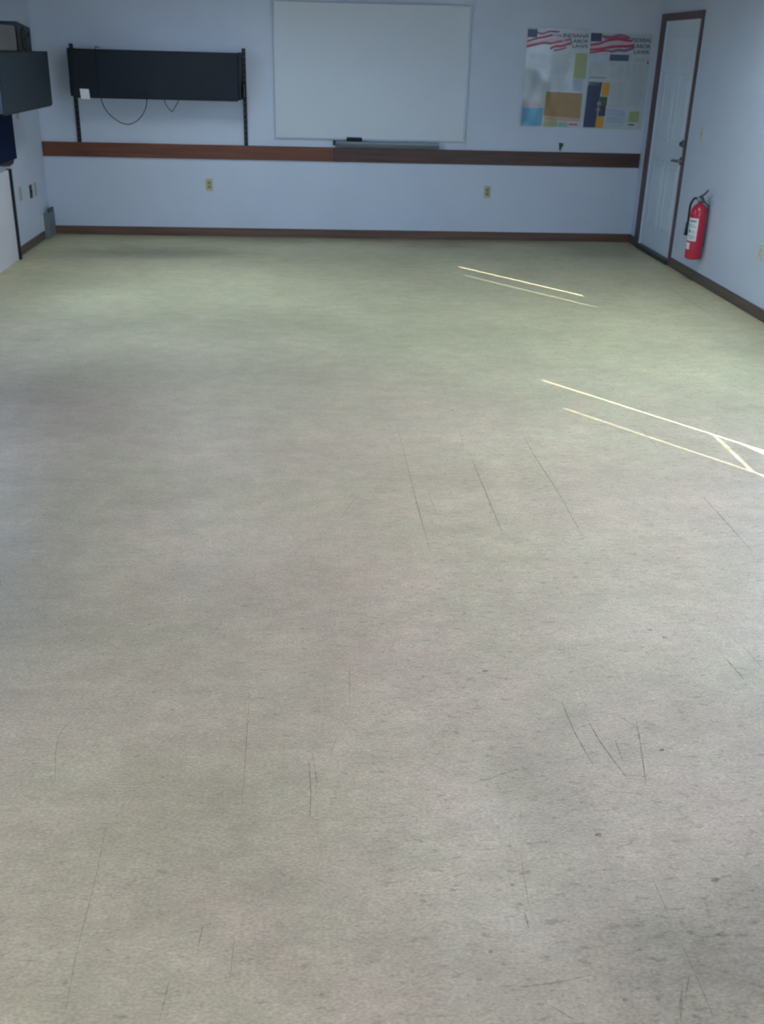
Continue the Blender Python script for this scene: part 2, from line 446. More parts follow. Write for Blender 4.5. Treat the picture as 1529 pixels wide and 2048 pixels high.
FILL_LAMPS = ((-1.00, 0.8, 'unseen fill light panel added over the near left part of the floor'), (1.10, 4.0, 'unseen fill light panel added over the middle of the floor'), (2.30, 6.7, 'unseen fill light panel added near the right wall, before the door'), (-0.90, 8.3, 'unseen fill light panel added near the far wall, before the slate cabinet'))  # added out of view, placed to brighten parts of the room
cb_ = MB(); ZT = CEIL+0.22; cut = REAR-T
for x, y, lb in FILL_LAMPS:
    X0, X1 = x-0.31, x+0.31
    cb_.box((LEFT-T, cut, CEIL), (RIGHT+T, y-0.61, ZT), 'ceiling')
    cb_.box((LEFT-T, y-0.61, CEIL), (X0, y+0.61, ZT), 'ceiling').box((X1, y-0.61, CEIL), (RIGHT+T, y+0.61, ZT), 'ceiling')
    cut = y+0.61
cb_.box((LEFT-T, cut, CEIL), (RIGHT+T, D+T, ZT), 'ceiling')
struct(cb_.build('ceiling'))
struct(MB().box((LEFT-T, D, 0), (RIGHT+T, D+T, CEIL), 'wall').build('wall_back'))
wall_with_holes('wall_left', 0, LEFT-T, LEFT, REAR-T, D, [FILL_WIN_L])
wall_with_holes('wall_right', 0, RIGHT, RIGHT+T, REAR-T, D, [WIN_R1, WIN_R2, DOOR_R])
wall_with_holes('wall_front', 1, REAR-T, REAR, LEFT, RIGHT, [WIN_B1, WIN_B2])

# unseen fill light panels added in the ceiling, each with a diffuser
def fill_lamp_mat():
    mt, nt, bs = nodes_of('fill_lamp_diffuser')
    bs.inputs['Base Color'].default_value = (0.8, 0.8, 0.8, 1)
    bs.inputs['Emission Color'].default_value = (0.78, 0.90, 1.0, 1)
    bs.inputs['Emission Strength'].default_value = 4.6
    return mt
M['lamp'] = fill_lamp_mat()
for x, y, lb in FILL_LAMPS:
    r = thing('fill_light_panel', lb, 'ceiling light', (x, y, CEIL))
    MB().box((x-0.29, y-0.59, CEIL+0.200), (x+0.29, y+0.59, CEIL+0.206), 'lamp').build('diffuser', r)
    b = MB()
    for a_, c_ in (((x-0.308, y-0.608), (x+0.308, y-0.59)), ((x-0.308, y+0.59), (x+0.308, y+0.608)), ((x-0.308, y-0.59), (x-0.29, y+0.59)), ((x+0.29, y-0.59), (x+0.308, y+0.59))):
        b.box((a_[0], a_[1], CEIL-0.004), (c_[0], c_[1], CEIL+0.216), 'alu_dark')
    b.box((x-0.29, y-0.59, CEIL+0.207), (x+0.29, y+0.59, CEIL+0.216), 'alu_dark')
    b.build('housing', r)

# skirting
struct(MB().box((LEFT, D-0.014, 0), (RIGHT, D, 0.083), 'base_wood', 0.003).build('baseboard_back'), 'brown stained baseboard along the far wall', 'baseboard')
struct(MB().box((RIGHT-0.014, REAR, 0), (RIGHT, 9.19, 0.083), 'base_wood_y', 0.003).box((RIGHT-0.014, 10.285, 0), (RIGHT, D-0.014, 0.083), 'base_wood_y').build('baseboard_right'), 'brown stained baseboard along the right wall', 'baseboard')
struct(MB().box((LEFT, REAR, 0), (LEFT+0.014, 10.17, 0.075), 'base_wood_y', 0.003).build('baseboard_left'), 'brown stained baseboard along the left wall', 'baseboard')
# chair rail in two boards
struct(MB().box((LEFT+0.002, D-0.02, 0.735), (0.256, D, 0.866), 'rail_red', 0.003).build('trim_1'), 'reddish brown rail board on far wall under the wall cabinet', 'rail')
struct(MB().box((0.257, D-0.021, 0.733), (RIGHT-0.005, D, 0.866), 'rail_dark', 0.003).build('trim_2'), 'darker brown rail board on far wall under the whiteboard and posters', 'rail')

# ------------------------------------------------------------------ windows
def window_side(name, w, panels):
    r = struct(root(name, (RIGHT+0.07, (w[0]+w[1])/2, w[2])), 'blind-covered window in the right wall', 'window')
    y0, y1, z0, z1 = w
    xo = RIGHT + 0.085
    b = MB(); t = 0.03
    b.box((xo, y0, z0), (xo+0.05, y1, z0+t), 'window_white').box((xo, y0, z1-0.006), (xo+0.05, y1, z1), 'window_white')
    b.box((xo, y0, z0+t), (xo+0.05, y0+t, z1-0.006), 'window_white').box((xo, y1-0.004, z0+t), (xo+0.05, y1, z1-0.006), 'window_white')
    b.build('window_frame', r)
    MB().box((xo+0.022, y0+t, z0+t), (xo+0.026, y1-0.004, z1-0.006), 'glass').build('pane', r)
    MB().box((RIGHT-0.02, y0-0.03, z0-0.02), (RIGHT+T-0.03, y1+0.03, z0-0.0005), 'window_white').build('sill', r)
    for poly in panels:
        MB().prism(poly, 0, RIGHT+0.036, RIGHT+0.037, 'blind').build('blind', r)
    return r
y0, y1, z0, z1 = WIN_R1
window_side('window_1', WIN_R1, [[(y0, z0), (5.925, z0), (5.925, z1), (y0, z1)], [(5.9285, z0), (6.306, z0), (6.3065, z1), (5.9285, z1)], [(6.314, z0), (y1, z0), (y1, z1), (6.314, z1)]])
y0, y1, z0, z1 = WIN_R2
window_side('window_2', WIN_R2, [
    [(y0, z0), (2.24, z0), (2.425, 1.30), (2.425, z1), (y0, z1)],
    [(2.4285, 1.311), (2.922, 1.311), (2.923, z1), (2.4285, z1)],
    [(2.4285, z0), (2.60, z0), (2.9175, 1.225), (2.9205, 1.3083), (2.4285, 1.3083)],
    [(2.928, z0), (y1, z0), (y1, z1), (2.928, z1)],
])
def window_rear(name, w, n):
    x0, x1, z0, z1 = w
    r = struct(root(name, ((x0+x1)/2, REAR-0.07, z0)), 'wide window behind the viewpoint', 'window')
    b = MB(); t = 0.05; ya, yb = REAR-0.10, REAR-0.05
    b.box((x0, ya, z0), (x1, yb, z0+t), 'window_white').box((x0, ya, z1-t), (x1, yb, z1), 'window_white')
    for i in range(n+1):
        xc = x0 + (x1-x0-t)*i/n
        b.box((xc, ya, z0+t), (xc+t, yb, z1-t), 'window_white')
    b.build('window_frame', r)
    for i in range(n):
        xa = x0 + (x1-x0-t)*i/n + t; xb = x0 + (x1-x0-t)*(i+1)/n
        MB().box((xa, REAR-0.077, z0+t), (xb, REAR-0.073, z1-t), 'glass').build('pane', r)
    return r
window_rear('window_3', WIN_B1, 2)
window_rear('window_4', WIN_B2, 2)
y0, y1, z0, z1 = FILL_WIN_L
wl = struct(root('fill_window', (LEFT-0.07, (y0+y1)/2, z0)), 'unseen clear window added in the left wall for fill light', 'window')
b = MB(); t = 0.05; xa, xb = LEFT-0.10, LEFT-0.05
b.box((xa, y0, z0), (xb, y1, z0+t), 'window_white').box((xa, y0, z1-t), (xb, y1, z1), 'window_white')
for k in range(3):
    yk = y0+(y1-y0-t)*k/2
    b.box((xa, yk, z0+t), (xb, yk+t, z1-t), 'window_white')
b.build('window_frame', wl)
for k in range(2):
    MB().box((LEFT-0.077, y0+(y1-y0-t)*k/2+t, z0+t), (LEFT-0.073, y0+(y1-y0-t)*(k+1)/2, z1-t), 'glass').build('pane', wl)
# outside: the ground, and an unseen slab added to keep sun out of the rear windows
g = MB()
g.box((-40, REAR-T-45, -0.30), (45, D+30, -0.13), 'ground')
struct(g.build('ground'))
struct(MB().box((LEFT-1.0, REAR-T-2.6, CEIL+0.02), (RIGHT+T, REAR-T-0.002, CEIL+0.12), 'stucco').build('sun_blocker_slab'))

# ------------------------------------------------------------------ door on the right wall
dr = struct(root('door_1', (RIGHT, 9.70, 0)), 'white panelled door with dark brown casing in right wall', 'door')
y0, y1, z0, z1 = DOOR_R
b = MB()
b.box((RIGHT+0.016, y0+0.004, 0.046), (RIGHT+0.060, y1-0.004, z1-0.004), 'door')
# six raised panels with a moulded rim
for (ya, yb) in ((y0+0.13, y0+0.425), (y1-0.425, y1-0.13)):
    for (za, zb) in ((0.25, 0.86), (1.04, 1.62), (1.72, 1.92)):
        t = 0.018
        for A, B in (((ya, za), (yb, za+t)), ((ya, zb-t), (yb, zb)), ((ya, za+t), (ya+t, zb-t)), ((yb-t, za+t), (yb, zb-t))):
            b.box((RIGHT+0.010, A[0], A[1]), (RIGHT+0.017, B[0], B[1]), 'door', 0.002, 1)
        b.box((RIGHT+0.012, ya+0.05, za+0.05), (RIGHT+0.017, yb-0.05, zb-0.05), 'door', 0.002, 1)
slab = b.build('door_panel', dr)
cs = MB()
cs.box((RIGHT-0.017, 9.190, 0.0), (RIGHT+0.012, y0-0.0005, 2.115), 'casing', 0.003)
cs.box((RIGHT-0.017, y1+0.0005, 0.0), (RIGHT+0.012, 10.284, 2.115), 'casing', 0.003)
cs.box((RIGHT-0.017, y0, z1+0.0005), (RIGHT+0.012, y1, 2.115), 'casing', 0.003)
o = cs.build('door_casing', dr)
MB().box((RIGHT-0.03, y0+0.001, 0.0), (RIGHT+0.1, y1-0.001, 0.043), 'threshold', 0.006).build('threshold', dr)
# lever handle
h = MB(); hx = RIGHT+0.014
h.lathe([(0.030, 0.0), (0.034, -0.004), (0.032, -0.010), (0.014, -0.014), (0.012, -0.045)], 'steel', (hx, 9.315, 0.905), 'X', 24)
h.tube(curve_pts([(hx-0.045, 9.312, 0.905), (hx-0.052, 9.36, 0.905), (hx-0.052, 9.41, 0.902), (hx-0.046, 9.435, 0.898)], 8), [0.011]*13+[0.010]*12, 'steel')
h.build('lever_handle', dr)
h = MB()
h.lathe([(0.030, 0.0), (0.033, -0.006), (0.028, -0.016), (0.012, -0.020)], 'steel', (hx, 9.318, 1.050), 'X', 24)
h.box((hx-0.040, 9.312, 1.032), (hx-0.018, 9.324, 1.068), 'steel', 0.003)
h.build('deadbolt', dr)

# ------------------------------------------------------------------ wall plates
def wall_frame(side, along, z):
    """returns P(u, w, d): u along the wall to the viewer's right, w up, d out from the wall"""
    if side == 'back': return lambda u, w, d: (along+u, D-d, z+w)
    if side == 'right': return lambda u, w, d: (RIGHT-d, along-u, z+w)
    return lambda u, w, d: (LEFT+d, along+u, z+w)
def outlet(side, along, z, label, plate='olive', sock='olive_dark', group=None):
    P = wall_frame(side, along, z)
    r = thing('wall_outlet', label, 'outlet', P(0, 0, 0))
    MB().box(P(-0.035, -0.0575, 0.0002), P(0.035, 0.0575, 0.006), plate, 0.002).build('cover_plate', r)
    for s in (-1, 1):
        b = MB().box(P(-0.017, s*0.0195-0.0145, 0.006), P(0.017, s*0.0195+0.0145, 0.0085), sock, 0.003)
        for u in (-0.007, 0.007): b.box(P(u-0.0012, s*0.0195-0.002, 0.0084), P(u+0.0012, s*0.0195+0.007, 0.0090), 'slot')
        b.box(P(-0.0022, s*0.0195-0.010, 0.0084), P(0.0022, s*0.0195-0.006, 0.0090), 'slot')
        b.build('socket', r)
    MB().box(P(-0.003, -0.003, 0.006), P(0.003, 0.003, 0.0075), 'steel', 0.001).build('screw', r)
    return r
outlet('back', -0.966, 0.493, 'almond duplex outlet on far wall below the reddish rail board, left of centre')
outlet('back', 1.803, 0.474, 'almond duplex outlet on far wall below the dark rail board, right of centre')
outlet('right', 7.335, 0.455, 'ivory outlet on right wall cut off by the frame edge, nearer than the extinguisher', 'ivory', 'ivory')
outlet('left', 9.507, 0.50, 'beige outlet low on left wall, right beside the black edge of the white panel', 'tan', 'tan')
outlet('left', 10.03, 0.475, 'beige outlet low on left wall, the one closest to the corner', 'tan', 'tan')
# dark low-voltage plate between them
P = wall_frame('left', 9.862, 0.478)
r = thing('wall_jack', 'black jack plate low on left wall between two beige outlets', 'jack plate', P(0, 0, 0))
MB().box(P(-0.035, -0.0575, 0.0002), P(0.035, 0.0575, 0.008), 'black', 0.002).build('cover_plate', r)
MB().box(P(-0.010, -0.012, 0.008), P(0.010, 0.012, 0.016), 'black_deep', 0.002).build('jack', r)
# small beige plate under the left overhead cabinet
P = wall_frame('left', 9.705, 1.155)
r = thing('wall_plate', 'small beige plate on left wall just under the grey overhead cabinet', 'wall plate', P(0, 0, 0))
MB().box(P(-0.030, -0.045, 0.0002), P(0.030, 0.045, 0.007), 'tan', 0.002).build('cover_plate', r)
MB().box(P(-0.003, -0.003, 0.007), P(0.003, 0.003, 0.0085), 'steel').build('screw', r)
# light switch
P = wall_frame('right', 8.868, 1.163)
r = thing('light_switch', 'ivory toggle light switch on right wall beside the white door', 'light switch', P(0, 0, 0))
MB().box(P(-0.035, -0.0575, 0.0002), P(0.035, 0.0575, 0.006), 'ivory', 0.002).build('cover_plate', r)
MB().prism([(P(0, -0.010, 0.006)[0], P(0, -0.010, 0)[2]), (P(0, 0.012, 0.006)[0], P(0, 0.012, 0)[2]), (P(0, 0.004, 0.016)[0], P(0, 0.014, 0)[2]), (P(0, 0, 0.016)[0], P(0, 0.006, 0)[2])],
           1, 8.863, 8.873, 'tan').build('toggle', r)
for s in (-1, 1): MB().box(P(-0.003, s*0.04-0.003, 0.006), P(0.003, s*0.04+0.003, 0.0075), 'steel').build('screw', r)

# ------------------------------------------------------------------ far wall: hung cabinet between two tracks
CX0, CX1, CZ0, CZ1, CD = -2.165, -0.612, 1.285, 1.685, 0.30
def track(x, label):
    r = thing('wall_standard', label, 'wall standard', (x, D, 0.867), 'black wall standards on the far wall')
    del r['group']
    b = MB()
    z0, z1 = 0.8665, 1.725
    b.box((x-0.014, D-0.004, z0), (x+0.014, D-0.0005, z1), 'track')
    for s in (-1, 1): b.box((x+s*0.014-0.003, D-0.022, z0), (x+s*0.014+0.003, D-0.004, z1), 'track')
    s = b; z = z0+0.03
    while z < z1-0.02:
        s.box((x-0.003, D-0.0055, z), (x+0.003, D-0.004, z+0.012), 'steel'); z += 0.05
    b.build('channel', r)
    return r
track(-2.182, 'black wall standard on far wall at left end of the slate cabinet')
track(-0.594, 'black wall standard on far wall at right end of the slate cabinet')

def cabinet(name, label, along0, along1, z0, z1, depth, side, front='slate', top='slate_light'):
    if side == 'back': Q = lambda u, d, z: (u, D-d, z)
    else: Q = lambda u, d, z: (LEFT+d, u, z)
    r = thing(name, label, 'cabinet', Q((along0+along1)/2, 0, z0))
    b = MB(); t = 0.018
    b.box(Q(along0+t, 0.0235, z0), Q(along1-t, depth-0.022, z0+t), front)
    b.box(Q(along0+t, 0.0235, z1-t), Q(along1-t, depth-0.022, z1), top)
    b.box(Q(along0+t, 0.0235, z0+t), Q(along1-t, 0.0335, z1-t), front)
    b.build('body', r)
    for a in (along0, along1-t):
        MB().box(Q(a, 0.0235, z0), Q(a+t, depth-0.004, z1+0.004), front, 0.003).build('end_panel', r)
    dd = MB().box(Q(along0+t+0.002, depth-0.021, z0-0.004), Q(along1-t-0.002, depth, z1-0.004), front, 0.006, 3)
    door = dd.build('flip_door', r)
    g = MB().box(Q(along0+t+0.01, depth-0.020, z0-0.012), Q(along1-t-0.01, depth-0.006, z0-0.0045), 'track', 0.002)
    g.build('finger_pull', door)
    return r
cab = cabinet('overhead_cabinet', 'long slate grey overhead cabinet hung on the far wall left of the whiteboard', CX0, CX1, CZ0, CZ1, CD, 'back')
for x in (-2.182, -0.594):      # hooks that carry it on the tracks
    s = 1 if x < -1 else -1
    b = MB().box((x-0.004, D-0.21, CZ0+0.02), (x+0.004, D-0.0225, CZ0+0.13), 'track', 0.002)
    b.box((min(x, x+s*0.02), D-0.05, CZ0+0.05), (max(x, x+s*0.02), D-0.03, CZ0+0.11), 'track')
    b.build('bracket', cab)
# white card hanging over the lower edge of the door
tagp = MB()
yy = D-CD-0.0045
v = []; f = []
n = 6
for i in range(n+1):
    t = i/n; z = 1.352-0.088*t; off = 0.004*math.sin(2.5*t)+0.010*max(0, t-0.6)
    v += [(-2.078+0.006*t, yy-off, z), (-1.996+0.006*t, yy-off*0.7, z-0.002)]
    if i: f.append((2*i-2, 2*i-1, 2*i+1, 2*i))
tagp._add(v, f, 'paper')
tp = tagp.build('paper_card', None)
md = tp.modifiers.new('thickness', 'SOLIDIFY'); md.thickness = 0.0012
tag(tp, 'white card stuck at lower left corner of the far wall cabinet', 'card')
# cords
yc = D-CD-0.010
c1 = [(-1.905, D-0.10, 1.700), (-1.905, D-0.20, 1.702), (-1.903, yc+0.004, 1.698), (-1.90, yc-0.002, 1.60), (-1.892, yc, 1.40), (-1.888, yc, 1.26), (-1.845, yc, 1.16),
      (-1.76, yc, 1.085), (-1.68, yc, 1.055), (-1.60, yc, 1.075), (-1.53, yc, 1.135), (-1.485, yc, 1.22), (-1.475, yc, 1.32), (-1.478, yc, 1.36)]
tag(MB().tube(curve_pts(c1, 8), 0.0038, 'cable').build('hanging_cord'), 'thin dark cord drooping in a wide loop under the far wall cabinet', 'cord')
c2 = [(-1.318, yc, 1.345), (-1.318, yc, 1.285), (-1.300, yc, 1.225), (-1.262, yc, 1.182), (-1.245, yc, 1.180), (-1.215, yc, 1.225), (-1.190, yc, 1.27), (-1.185, yc, 1.34)]
tag(MB().tube(curve_pts(c2, 8), 0.0038, 'cable').build('hanging_cord'), 'thin dark cord in a short narrow loop under the middle of far wall cabinet', 'cord')

# ------------------------------------------------------------------ whiteboard
WX0, WX1, WZ0, WZ1 = -0.318, 1.541, 0.936, 2.143
wb = thing('whiteboard', 'large blank whiteboard on the far wall between the slate cabinet and the posters', 'whiteboard', ((WX0+WX1)/2, D, WZ0))
MB().box((WX0+0.012, D-0.014, WZ0+0.012), (WX1-0.012, D-0.001, WZ1-0.012), 'board').build('writing_surface', wb)
b = MB(); t = 0.014
b.box((WX0, D-0.020, WZ0), (WX1, D-0.0005, WZ0+t), 'alu', 0.002).box((WX0, D-0.020, WZ1-t), (WX1, D-0.0005, WZ1), 'alu', 0.002)
b.box((WX0, D-0.020, WZ0+t), (WX0+t, D-0.0005, WZ1-t), 'alu', 0.002).box((WX1-t, D-0.020, WZ0+t), (WX1, D-0.0005, WZ1-t), 'alu', 0.002)
b.build('frame', wb)
b = MB()
b.prism([(D-0.001, 0.926), (D-0.001, 0.872), (D-0.050, 0.876), (D-0.068, 0.892), (D-0.075, 0.912), (D-0.073, 0.926)], 0, 0.275, 1.285, 'alu_dark')
tray = b.build('marker_tray', wb)
MB().box((0.249, D-0.060, 0.890), (0.2745, D-0.001, 0.932), 'black', 0.004).build('tray_end_cap', tray)
b = MB()
er = thing('board_eraser', 'black felt eraser lying on the whiteboard tray', 'eraser', (0.455, D-0.046, 0.9262))
MB().box((0.378, D-0.070, 0.9265), (0.532, D-0.022, 0.945), 'felt', 0.006).build('felt_pad', er)
MB().box((0.380, D-0.069, 0.945), (0.530, D-0.023, 0.964), 'black', 0.007, 3).build('grip', er)

# small tapered hook above the rail
hk = thing('wall_hook', 'small dark tapered hook on far wall just above the rail, under the left poster', 'hook', (2.508, D, 0.87))
MB().prism([(2.486, 0.955), (2.533, 0.950), (2.530, 0.925), (2.517, 0.905), (2.514, 0.880), (2.497, 0.880), (2.492, 0.920)], 1, D-0.010, D-0.0005, 'knob').build('base_plate', hk)
MB().tube(curve_pts([(2.508, D-0.008, 0.935), (2.508, D-0.035, 0.928), (2.508, D-0.045, 0.938), (2.508, D-0.047, 0.952)], 8), 0.006, 'knob').build('prong', hk)

# ------------------------------------------------------------------ labour-law posters
def pmat(name, c, rough=0.35): M[name] = mat(name, c, rough, 0, 0.05, 14, 0, 0.5)
pmat('p_sheet', (0.46, 0.50, 0.51), 0.2); pmat('p_sheet_worn', (0.50, 0.54, 0.54))
pmat('p_navy', (0.034, 0.046, 0.105)); pmat('p_red', (0.40, 0.050, 0.095)); pmat('p_pink', (0.55, 0.36, 0.42)); pmat('p_mauve', (0.28, 0.10, 0.16))
pmat('p_ink', (0.075, 0.105, 0.16)); pmat('p_yellow', (0.32, 0.35, 0.16)); pmat('p_orange', (0.31, 0.185, 0.065)); pmat('p_salmon', (0.45, 0.27, 0.18))
pmat('p_cyan', (0.13, 0.36, 0.50)); pmat('p_green', (0.20, 0.36, 0.29)); pmat('p_blue_grey', (0.22, 0.30, 0.40)); pmat('p_pale', (0.42, 0.46, 0.55))
pmat('p_rust', (0.40, 0.07, 0.08)); pmat('p_amber', (0.58, 0.28, 0.035)); pmat('p_brown', (0.075, 0.055, 0.06)); pmat('p_darkgreen', (0.06, 0.10, 0.05)); pmat('p_grey', (0.36, 0.40, 0.42))
pmat('p_slate', (0.075, 0.10, 0.17)); pmat('p_darkteal', (0.10, 0.14, 0.165))
M['p_film'] = mat('p_film', (0.60, 0.66, 0.74), 0.18, 0, 0.03, 8, 0, 0.9)

def poster(label, x0, x1, z0, z1, wave, canton, stripes, title, tbox, blocks, lean):
    W_, H_ = x1-x0, z1-z0
    r = thing('poster', label, 'poster', ((x0+x1)/2, D, z0))
    def pt(u, v, k):
        sh = lean*(v)                       # sheet is a touch wider at the foot
        return (x0 + W_*u + sh*(1-u), D-0.003-wave(u, v)-k*0.0006, z1 - H_*v)
    def patch(mb, quad, m_, k, nu=None, nv=None):
        (u0, v0), (u1, v1), (u2, v2), (u3, v3) = quad      # TL TR BR BL
        nu = nu or max(2, int(26*abs(u1-u0))+1); nv = nv or max(2, int(34*abs(v3-v0))+1)
        vs = []; fs = []
        for j in range(nv+1):
            for i in range(nu+1):
                s, t = i/nu, j/nv
                u = (u0*(1-s)+u1*s)*(1-t)+(u3*(1-s)+u2*s)*t; v = (v0*(1-s)+v1*s)*(1-t)+(v3*(1-s)+v2*s)*t
                vs.append(pt(u, v, k))
        for j in range(nv):
            for i in range(nu):
                a = j*(nu+1)+i; fs.append((a, a+1, a+nu+2, a+nu+1))
        mb._add(vs, fs, m_, True)
    rect = lambda u0, v0, u1, v1: ((u0, v0), (u1, v0), (u1, v1), (u0, v1))
    s = MB(); patch(s, rect(0, 0, 1, 1), 'p_sheet', 0, 36, 48)
    so = s.build('sheet', r)
    fl = MB()
    patch(fl, rect(*canton), 'p_navy', 1.5)
    for st in stripes:                      # wavy bands: (points, half thickness, material)
        pts, hw, m_ = st
        cs_ = curve_pts([(p[0], p[1], 0) for p in pts], 6)
        vs = []; fs = []
        for i, c in enumerate(cs_):
            vs += [pt(c.x, c.y-hw, 1.2), pt(c.x, c.y+hw, 1.2)]
            if i: fs.append((2*i-2, 2*i-1, 2*i+1, 2*i))
        fl._add(vs, fs, m_)
    fl.build('flag', r)
    # heading, one line per word
    tb = MB()
    for word, (u0, v0, u1, v1) in zip(title, tbox):
        cu = bpy.data.curves.new('heading', 'FONT'); cu.body = word; cu.size = 0.1; cu.offset = 0.0028
        to = bpy.data.objects.new('heading', cu); COL.objects.link(to)
        bpy.context.view_layer.update()
        me = bpy.data.meshes.new_from_object(to.evaluated_get(bpy.context.evaluated_depsgraph_get()))
        xs = [q.co.x for q in me.vertices]; ys = [q.co.y for q in me.vertices]
        a, b_, c, d_ = min(xs), max(xs), min(ys), max(ys)
        vs = [pt(u0+(u1-u0)*(q.co.x-a)/(b_-a), v1-(v1-v0)*(q.co.y-c)/(d_-c), 2.0) for q in me.vertices]
        tb._add(vs, [tuple(pl.vertices) for pl in me.polygons], 'p_ink')
        COL.objects.unlink(to); bpy.data.objects.remove(to); bpy.data.curves.remove(cu); bpy.data.meshes.remove(me)
    tb.build('heading', r)
    for nm, q, m_, lines in blocks:
        b = MB()
        quad = q if isinstance(q[0], tuple) else rect(*q)
        if m_: patch(b, quad, m_, 1)
        if lines:                            # rows of fine print, too small to read
            n, lm = lines
            (u0, v0), (u1, _), (_, v1), _ = quad
            for i in range(n):
                vv = v0+(v1-v0)*(i+0.5)/n; hw = (v1-v0)/n*0.22
                ue = u1-(u1-u0)*random.uniform(0.02, 0.25)
                patch(b, rect(u0+0.01, vv-hw, ue, vv+hw), lm, 2, 4, 1)
        b.build(nm, r)
    return r

def wave_l(u, v):   # the laminated sheet sags and creases in its lower left part
    w = 0.004+0.002*math.sin(5*u+3*v)
    k = max(0, 1-u/0.62)*max(0, min(1, (v-0.40)/0.15))
    w += k*(0.016+0.013*math.sin(13*u-12*v)+0.008*math.sin(24*u+10*v))
    return max(0.0, w)
def wave_r(u, v): return 0.004+0.0015*math.sin(4*u+2*v)
poster('labor law poster with orange and cyan panels, left of the two on the far wall', 2.090, 2.690, 1.094, 1.972, wave_l,
    (0.0, 0.012, 0.155, 0.092),
    [([(0.15, 0.045), (0.24, 0.055), (0.36, 0.030), (0.52, 0.035)], 0.010, 'p_mauve'), ([(0.0, 0.135), (0.14, 0.105), (0.28, 0.085), (0.40, 0.065), (0.55, 0.070)], 0.011, 'p_red'),
     ([(0.0, 0.16), (0.15, 0.14), (0.30, 0.12), (0.45, 0.11), (0.62, 0.115), (0.68, 0.105)], 0.010, 'p_pink'),
     ([(0.0, 0.185), (0.12, 0.165), (0.26, 0.145), (0.40, 0.148)], 0.012, 'p_red'), ([(0.40, 0.145), (0.50, 0.13), (0.58, 0.12), (0.70, 0.10)], 0.010, 'p_red'),
     ([(0.38, 0.200), (0.46, 0.175), (0.56, 0.170), (0.68, 0.145), (0.72, 0.140)], 0.013, 'p_red'), ([(0.44, 0.215), (0.54, 0.205), (0.64, 0.185)], 0.010, 'p_mauve'),
     ([(0.40, 0.075), (0.50, 0.055), (0.60, 0.060)], 0.018, 'p_pale')],
    ('INDIANA', 'LABOR', 'LAWS'), ((0.57, 0.045, 0.99, 0.085), (0.70, 0.100, 0.99, 0.135), (0.735, 0.150, 0.985, 0.185)),
    [('notice_panel', (0.05, 0.25, 0.38, 0.40), None, (9, 'p_grey')), ('notice_panel', (0.42, 0.25, 0.76, 0.46), None, (12, 'p_grey')),
     ('notice_panel', (0.80, 0.235, 0.995, 0.49), 'p_yellow', None), ('notice_panel', (0.79, 0.50, 0.99, 0.615), 'p_pale', (6, 'p_blue_grey')),
     ('notice_panel', (0.40, 0.48, 0.76, 0.61), None, (6, 'p_grey')),
     ('notice_panel', ((0.385, 0.630), (0.975, 0.640), (0.975, 0.90), (0.37, 0.88)), 'p_orange', None), ('notice_panel', ((0.38, 0.885), (0.975, 0.90), (0.97, 0.935), (0.39, 0.925)), 'p_salmon', None),
     ('notice_panel', (0.06, 0.755, 0.30, 0.785), 'p_pink', None), ('notice_panel', (0.01, 0.80, 0.355, 0.985), 'p_cyan', None),
     ('notice_panel', (0.38, 0.93, 0.61, 0.990), 'p_yellow', None), ('notice_panel', (0.62, 0.94, 0.775, 0.990), 'p_green', None), ('notice_panel', (0.80, 0.952, 0.945, 0.973), 'p_rust', None)], -0.008)
